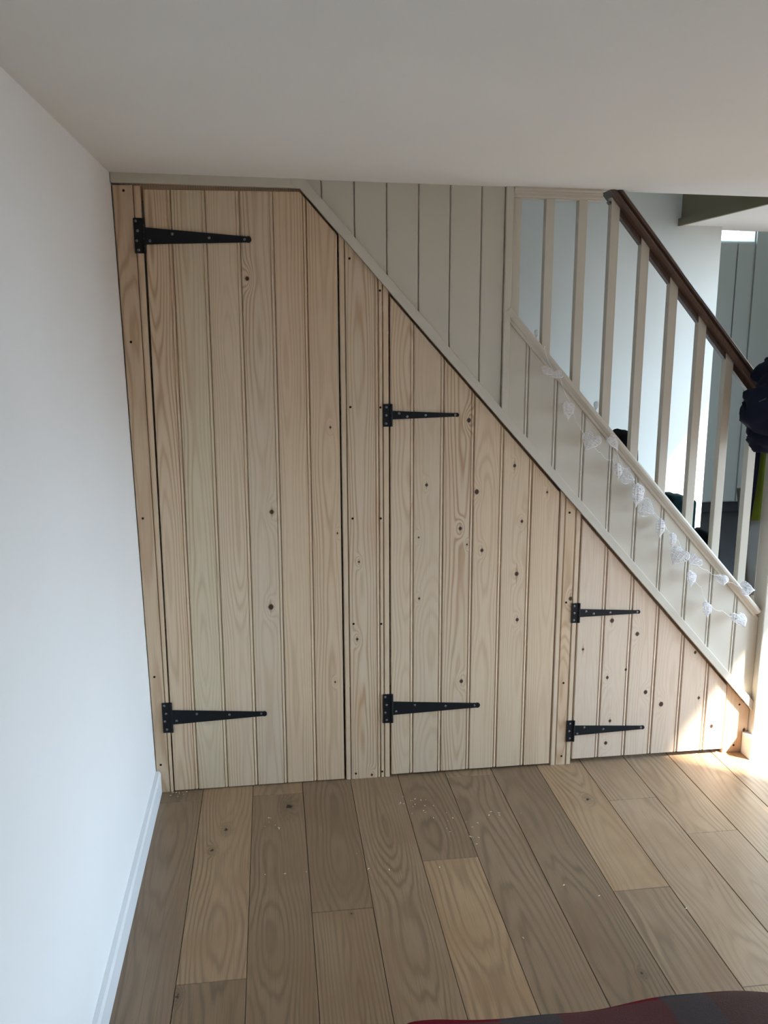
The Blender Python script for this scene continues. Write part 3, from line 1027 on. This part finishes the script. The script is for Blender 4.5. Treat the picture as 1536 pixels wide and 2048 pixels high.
#        x      z      roll  yaw   pitch scale y
HEARTS = [(1.437, 1.528, -50, 40, 55, 0.80, -0.045), (1.463, 1.517, 60, -30, 60, 0.75, -0.050), (1.514, 1.390, 12, 38, 8, 0.98, -0.050), (1.596, 1.279, 28, -15, 30, 1.12, -0.055),
          (1.684, 1.274, -15, 40, 30, 0.92, -0.055), (1.706, 1.170, 8, 66, 5, 0.95, -0.055), (1.748, 1.147, -68, 20, 20, 0.95, -0.050), (1.786, 1.080, 18, 50, 0, 1.32, -0.055),
          (1.830, 1.027, -58, 20, 5, 1.15, -0.050), (1.880, 0.954, 12, 68, 0, 1.12, -0.055), (1.931, 0.907, 14, 58, 0, 0.85, -0.055), (1.954, 0.843, 32, -20, 35, 1.15, -0.060),
          (2.021, 0.824, 70, 20, 50, 0.95, -0.055), (2.016, 0.752, 26, 42, 10, 0.98, -0.055), (2.144, 0.742, 20, 10, 60, 0.85, -0.050), (2.250, 0.704, -75, 10, 30, 0.95, -0.050),
          (2.089, 0.629, 30, 45, 15, 0.92, -0.055), (2.224, 0.583, 12, 20, 62, 1.12, -0.060),
          (1.424, 1.656, 5, 60, 0, 0.5, 0.066), (1.659, 1.396, 0, 50, 0, 0.55, 0.066)]
for i, (x, z, ro, ya_, pi_, sc, yy) in enumerate(HEARTS):
    o = bpy.data.objects.new('heart', HM[i % 2])
    COL.objects.link(o)
    o.parent = gar
    o.location = Vector((x, yy, z)) - WORLD[gar.name]
    o.rotation_euler = (Matrix.Rotation(math.radians(ya_), 3, 'Z') @ Matrix.Rotation(math.radians(-pi_), 3, 'X') @ Matrix.Rotation(math.radians(ro), 3, 'Y')).to_euler()
    o.scale = (sc, sc, sc)


def sag(pts, n=6, dip=0.012):
    out_ = []
    for a_, b_ in zip(pts, pts[1:]):
        a_, b_ = Vector(a_), Vector(b_)
        for k in range(n):
            t_ = k / n
            out_.append(a_.lerp(b_, t_) - Vector((0, 0, dip * 4 * t_ * (1 - t_))) + Vector((random.uniform(-.0012, .0012), random.uniform(-.001, .001), random.uniform(-.0012, .0012))))
    out_.append(Vector(pts[-1]))
    return out_


bm = bmesh.new()
s1_ = [(1.425, -0.004 - 0.02, z_cap(1.425) + 0.004), (1.446, -0.045, 1.545), (1.470, -0.05, 1.535), (1.514, -0.05, 1.430), (1.560, -0.045, 1.335), (1.590, -0.055, 1.300), (1.640, -0.05, 1.240), (1.685, -0.055, 1.215), (1.706, -0.055, 1.200), (1.750, -0.05, 1.185),
       (1.780, -0.055, 1.115), (1.830, -0.05, 1.055), (1.885, -0.055, 0.990), (1.925, -0.055, 0.935), (1.960, -0.06, 0.880), (2.010, -0.055, 0.855), (2.016, -0.055, 0.780), (2.060, -0.05, 0.72), (2.092, -0.055, 0.655), (2.150, -0.055, 0.625), (2.215, -0.06, 0.598)]
tube(bm, sag(s1_), 0.0009, 4)
s2_ = [(1.684, -0.055, 1.300), (1.720, -0.045, 1.200), (1.745, -0.05, 1.180), (1.76, -0.05, 1.12), (1.90, -0.05, 0.965), (1.955, -0.05, 0.905), (2.005, -0.055, 0.845), (2.080, -0.05, 0.785), (2.146, -0.05, 0.765), (2.190, -0.045, 0.730), (2.245, -0.05, 0.722)]
tube(bm, sag(s2_), 0.0009, 4)
for k in (0, 1):
    tube(bm, [(1.425, -0.022, z_cap(1.425) - 0.01 + k * 0.004), (1.430, -0.022, z_cap(1.43) + 0.006), (1.436, 0.02, z_cap(1.436) + 0.006), (1.44, 0.055, z_cap(1.44) + 0.004)], 0.0009, 4)
link('wire', bm, M_WIRE, gar, (1.6, -0.04, 1.3))


# ------------------------------------------------------------------ cloth things on the newel
def fabric(name, col, col2=None, rough=0.9, scale=700):
    t = NT(name, rough, 0.15)
    n = t.noise(t.coord(), scale, 2)
    b = t.noise(t.coord(), 9, 3)
    c2 = col2 or tuple(c * 0.7 for c in col)
    t.base(t.mix(t.mr(b, 0.3, 0.7), col, c2))
    t.bump(n, 0.35, 0.0012)
    return t.mat


M_NAVY = fabric('navy_fleece', (0.011, 0.015, 0.034), (0.007, 0.009, 0.022))
M_PIPE = fabric('grey_piping', (0.085, 0.09, 0.10))
M_LIME = fabric('lime_green_fabric', (0.22, 0.27, 0.035), (0.14, 0.18, 0.03))
M_GREYCOAT = fabric('grey_wool_coat', (0.15, 0.15, 0.145), (0.115, 0.115, 0.112))


def blob(bm, c, r, seed, amp=0.18, nu=40, nv=28, sq=0.85, fold=5.0):
    vs = []
    for j in range(nv + 1):
        ph = -math.pi / 2 + math.pi * j / nv
        row = []
        for i in range(nu):
            th = 2 * math.pi * i / nu
            d = Vector((math.cos(ph) * math.cos(th), math.cos(ph) * math.sin(th), math.sin(ph)))
            d = Vector([math.copysign(abs(q) ** sq, q) for q in d])
            p = Vector((d.x * 2.2, d.y * 2.2, d.z * 3.0)) + Vector((seed, seed * 2, 0))
            w_ = mnoise.noise(p) * amp
            dr = math.sin(d.x * fold + d.z * 4 + mnoise.noise(p * 0.7) * 5) * amp * 0.28
            row.append(bm.verts.new(Vector(c) + Vector((d.x * r[0], d.y * r[1], d.z * r[2])) * (1 + w_ + dr)))
        vs.append(row)
    for j in range(nv):
        for i in range(nu):
            bm.faces.new((vs[j][i], vs[j][(i + 1) % nu], vs[j + 1][(i + 1) % nu], vs[j + 1][i]))
    bmesh.ops.remove_doubles(bm, verts=bm.verts, dist=1e-5)


jk = empty('jacket', (2.33, -0.12, 1.42))
tag(jk, 'bunched navy jacket with grey piping hung over the foot of the handrail', 'jacket')
bm = bmesh.new()
blob(bm, (2.315, -0.135, 1.395), (0.185, 0.088, 0.145), 3.1, 0.16, sq=0.9)
link('jacket_body', bm, M_NAVY, jk, (2.315, -0.135, 1.395), True)
bm = bmesh.new()
blob(bm, (2.330, -0.085, 1.52), (0.135, 0.055, 0.075), 8.3, 0.22, sq=0.9)
link('collar', bm, M_NAVY, jk, (2.33, -0.085, 1.52), True)
bm = bmesh.new()
blob(bm, (2.225, -0.125, 1.292), (0.060, 0.06, 0.050), 5.3, 0.2, 24, 16)
link('cuff', bm, M_NAVY, jk, (2.225, -0.125, 1.292), True)
bm = bmesh.new()
tube(bm, [(2.165, -0.13, 1.455), (2.147, -0.12, 1.44), (2.138, -0.115, 1.415), (2.145, -0.115, 1.392), (2.158, -0.12, 1.405), (2.162, -0.125, 1.43)], [0.008, 0.011, 0.012, 0.011, 0.008, 0.006], 8)
link('strap', bm, M_NAVY, jk, (2.15, -0.12, 1.42), True)
bm = bmesh.new()


def on_blob(x, z):
    u = (x - 2.315) / 0.195
    v_ = (z - 1.395) / 0.155
    return (x, -0.135 - 0.094 * math.sqrt(max(0.05, 1 - u * u - v_ * v_)), z)


tube(bm, [on_blob(x, z) for x, z in ((2.15, 1.425), (2.17, 1.437), (2.20, 1.437), (2.225, 1.445), (2.25, 1.462), (2.29, 1.468), (2.36, 1.465), (2.42, 1.455))], 0.0022, 6)
tube(bm, [on_blob(x, z) for x, z in ((2.185, 1.345), (2.20, 1.352), (2.215, 1.365))], 0.0022, 6)
link('piping', bm, M_PIPE, jk, (2.3, -0.2, 1.4), True)


def drape(bm, xa, xb_, zt_, zb_, y, th=0.022, waves=2.5, amp=0.012, tx=0.0, n=18, k=14, skew=None):
    """hanging cloth panel with folds and real thickness; xa/xb at the top, tx shifts the hem"""
    F, B = [], []
    for j in range(k + 1):
        v_ = j / k
        ra, rb = [], []
        for i in range(n + 1):
            u = i / n
            x = xa + (xb_ - xa) * u + tx * v_
            if skew:
                x += skew(u, v_)
            fold = amp * math.sin(u * math.pi * 2 * waves + 1.7 * v_) * (0.35 + 0.65 * v_)
            z = zt_ + (zb_ - zt_) * v_ + 0.01 * math.sin(u * 5) * v_
            edge = 0.5 * th * math.sqrt(max(0.08, 1 - (2 * u - 1) ** 6))
            ra.append(bm.verts.new((x, y + fold - edge, z)))
            rb.append(bm.verts.new((x, y + fold + edge, z)))
        F.append(ra)
        B.append(rb)
    for j in range(k):
        for i in range(n):
            bm.faces.new((F[j][i], F[j][i + 1], F[j + 1][i + 1], F[j + 1][i]))
            bm.faces.new((B[j][i + 1], B[j][i], B[j + 1][i], B[j + 1][i + 1]))
        bm.faces.new((F[j][0], F[j + 1][0], B[j + 1][0], B[j][0]))
        bm.faces.new((F[j + 1][n], F[j][n], B[j][n], B[j + 1][n]))
    for i in range(n):
        bm.faces.new((F[0][i + 1], F[0][i], B[0][i], B[0][i + 1]))
        bm.faces.new((F[k][i], F[k][i + 1], B[k][i + 1], B[k][i]))


gc = empty('coat', (2.36, 0.10, 1.2))
tag(gc, 'lime green coat with navy edge hanging behind the newel post', 'coat')
bm = bmesh.new()
drape(bm, 2.315, 2.47, 1.40, 0.93, 0.105, 0.03, 2.0, 0.010, 0.0)
link('coat_body', bm, M_LIME, gc, (2.40, 0.1, 1.4), True)
bm = bmesh.new()
drape(bm, 2.293, 2.318, 1.40, 0.90, 0.088, 0.03, 0.5, 0.004, 0.0, 8, skew=lambda u, v_: 0.012 * math.sin(v_ * 4))
link('navy_edging', bm, M_NAVY, gc, (2.30, 0.09, 1.4), True)
wc = empty('coat', (2.38, 0.16, 0.9))
tag(wc, 'grey wool coat hanging lowest behind the newel post, hem above stairs', 'coat')
bm = bmesh.new()
drape(bm, 2.30, 2.56, 1.05, 0.60, 0.175, 0.03, 1.4, 0.010, 0.0, skew=lambda u, v_: v_ * 0.09 * (1 - u))
link('coat_body', bm, M_GREYCOAT, wc, (2.42, 0.175, 1.0), True)
bm = bmesh.new()
tube(bm, [(2.38, 0.062, 1.41), (2.38, 0.085, 1.405), (2.38, 0.11, 1.41), (2.38, 0.17, 1.40), (2.40, 0.175, 1.04)], 0.006, 8)
link('hanging_loop', bm, M_GREYCOAT, wc, (2.38, 0.16, 1.3), True)

# ------------------------------------------------------------------ bags standing on the treads
M_BLACK = fabric('black_fabric', (0.008, 0.008, 0.012))
M_TEAL = fabric('dark_teal_fabric', (0.010, 0.045, 0.050), (0.008, 0.03, 0.036))


def bag(name, label, x, y, i, w_, d_, h_, mat, handle=True):
    e = empty(name, (x, y, RISE * i))
    tag(e, label, 'bag', 'bags left on the stairs')
    bm = bmesh.new()
    blob(bm, (x, y, RISE * i + h_ / 2), (w_ / 2, d_ / 2, h_ / 2), x * 3, 0.05, 28, 20, 0.6, 2)
    for v in bm.verts:
        v.co.z = max(v.co.z, RISE * i + 0.001)
    link('bag_body', bm, mat, e, (x, y, RISE * i), True)
    if handle:
        bm = bmesh.new()
        tube(bm, [(x - 0.03 + 0.06 * k / 8, y + d_ * 0.3, RISE * i + h_ * 0.86 + 0.02 * math.sin(math.pi * k / 8)) for k in range(9)], 0.004, 6)
        link('handle', bm, mat, e, (x, y, RISE * i + h_), True)
    return e


bag('bag', 'round topped black bag on the stairs, highest behind the capping rail', 1.808, 0.165, 5, 0.082, 0.20, 0.295, M_BLACK, False)
bag('bag', 'low black bag on the stairs near the newel post', 2.170, 0.165, 3, 0.075, 0.20, 0.288, M_BLACK, False)
tb = empty('bag', (2.08, 0.2, 0.8))
tag(tb, 'dark teal boxy bag with a black pocket between two balusters', 'bag', 'bags left on the stairs')
bm = bmesh.new()
bx(bm, 2.000, 2.100, 0.10, 0.26, 0.801, 1.022)
bevel(bm, 0.012, 3)
link('bag_body', bm, M_TEAL, tb, (2.08, 0.2, 0.8), True)
bm = bmesh.new()
bx(bm, 2.005, 2.045, 0.12, 0.22, 1.017, 1.036)
bevel(bm, 0.006, 2)
link('lid', bm, M_TEAL, tb, (2.08, 0.2, 1.05), True)
bm = bmesh.new()
disc(bm, 2.068, 0.1005, 0.975, 0.016, 0.004, 14)
link('pocket', bm, M_BLACK, tb, (2.10, 0.12, 0.985))

# ------------------------------------------------------------------ plaid throw over a footstool, near the viewer
t = NT('plaid_wool', 1.0, 0.03)
s = t.sep(t.coord())


def band(coord, a_, b_, e_=0.006):
    return t.m('MULTIPLY', t.mr(coord, a_ - e_, a_ + e_, 0, 1, True), t.mr(coord, b_ - e_, b_ + e_, 1, 0, True))


red, blue, grey, brown = (0.13, 0.008, 0.016), (0.045, 0.050, 0.065), (0.10, 0.075, 0.07), (0.085, 0.032, 0.028)
per = t.m('FRACT', t.m('DIVIDE', t.m('ADD', s['Y'], 2.0), 0.44))
col = t.mix(t.m('ADD', band(s['X'], 0.085, 0.195), band(s['X'], 0.40, 0.49), clamp=True), red, blue)
col = t.mix(band(s['X'], 0.49, 0.80), col, brown)
col = t.mix(t.m('MULTIPLY', t.m('MULTIPLY', t.mr(per, 0.30, 0.33, 0, 1), t.mr(per, 0.55, 0.58, 1, 0)), 0.6), col, grey)
fz = t.noise(t.coord(), 420, 3)
col = t.mix(t.mr(fz, 0.4, 0.8, 0, 0.15), col, grey)
t.base(col)
t.bump(fz, 0.6, 0.003)
M_PLAID = t.mat

stool = empty('footstool', (1.35, -2.2, 0))
tag(stool, 'low upholstered footstool under the red plaid throw', 'footstool')
bm = bmesh.new()
bx(bm, 0.72, 1.98, -2.52, -1.70, 0.14, 0.395)
bevel(bm, 0.03, 3)
link('cushion', bm, M_BLACK, stool, (1.35, -2.2, 0.14), True)
for lx in (0.80, 1.90):
    for ly in (-2.45, -1.79):
        bm = bmesh.new()
        tube(bm, [(lx, ly, 0.0), (lx, ly, 0.145)], [0.018, 0.026], 12)
        link('leg', bm, M_HANDRAIL, stool, (lx, ly, 0))
# throw: draped sheet, top and two long falls
bm = bmesh.new()
path = [(-2.68, 0.12), (-2.665, 0.25), (-2.655, 0.36), (-2.63, 0.395), (-2.58, 0.408), (-2.3, 0.410), (-2.0, 0.411), (-1.80, 0.412), (-1.745, 0.405), (-1.715, 0.385), (-1.705, 0.34), (-1.70, 0.22), (-1.69, 0.07)]
n = 46
rows = []
for i in range(n + 1):
    u = i / n
    x = 0.69 + 1.35 * u
    row = []
    for j, (y_, z_) in enumerate(path):
        side = j >= 9 or j <= 2
        wv = math.sin(u * 17 + 1.0) * 0.012 + math.sin(u * 41) * 0.004
        dz = 0.006 * math.sin(u * 9 + j * 0.6) + 0.010 * max(0, math.sin(u * 12 - 4.0)) * (1 if 6 <= j <= 9 else 0.3)
        rise = 0.006 * max(0.0, (x - 1.15) / 0.5) ** 1.3 if j >= 6 else 0.01
        if j in (0, 12):
            dz = 0.012 * math.sin(u * 14)
        row.append(bm.verts.new((x, y_ + 0.062 + 0.030 * (1 - u) + (wv if side else wv * 0.3) * (-1 if j <= 2 else 1), z_ + dz + (rise if not side else 0.0) + (0.006 if not side else 0))))
    rows.append(row)
for i in range(n):
    for j in range(len(path) - 1):
        bm.faces.new((rows[i][j], rows[i + 1][j], rows[i + 1][j + 1], rows[i][j + 1]))
o = link('throw_blanket', bm, M_PLAID, None, (0.78, -1.66, 0.40), True)
md = o.modifiers.new('thickness', 'SOLIDIFY')
md.thickness = 0.008
md.offset = 1.0
md2 = o.modifiers.new('smooth', 'SUBSURF')
md2.levels = md2.render_levels = 1
tag(o, 'dark red plaid wool throw at the bottom right edge', 'blanket')

# ------------------------------------------------------------------ crumbs of sawdust on the floor
bm = bmesh.new()
rnd = random.Random(4)
spots = [(0.93, -0.20, 14, 0.07), (1.02, -0.32, 8, 0.08), (1.10, -0.45, 8, 0.06), (0.42, -0.28, 7, 0.05), (0.45, -0.5, 3, 0.08), (1.2, -0.3, 6, 0.12), (0.85, -0.5, 4, 0.2), (1.3, -0.9, 4, 0.3), (0.10, -0.02, 10, 0.03)]
for cx, cy, nn, sp in spots:
    for _ in range(nn):
        x = cx + rnd.gauss(0, sp * 0.6)
        y = min(-0.01, cy + rnd.gauss(0, sp * 0.5))
        if x < 0.04:
            continue
        r = rnd.uniform(0.0010, 0.0028)
        a_ = rnd.uniform(0, 6.28)
        v = bmesh.ops.create_icosphere(bm, subdivisions=1, radius=r)['verts']
        bmesh.ops.scale(bm, verts=v, vec=(1.8, 0.8, 0.4))
        bmesh.ops.rotate(bm, verts=v, cent=(0, 0, 0), matrix=Matrix.Rotation(a_, 3, 'Z'))
        bmesh.ops.translate(bm, verts=v, vec=(x, y, r * 0.4 + 0.0006))
o = link('wood_shavings', bm, paint('pale_wood_dust', (0.75, 0.66, 0.52), 0.9), None, (0.9, -0.3, 0))
tag(o, 'pale wood crumbs scattered on the oak floor', 'sawdust', kind='stuff')
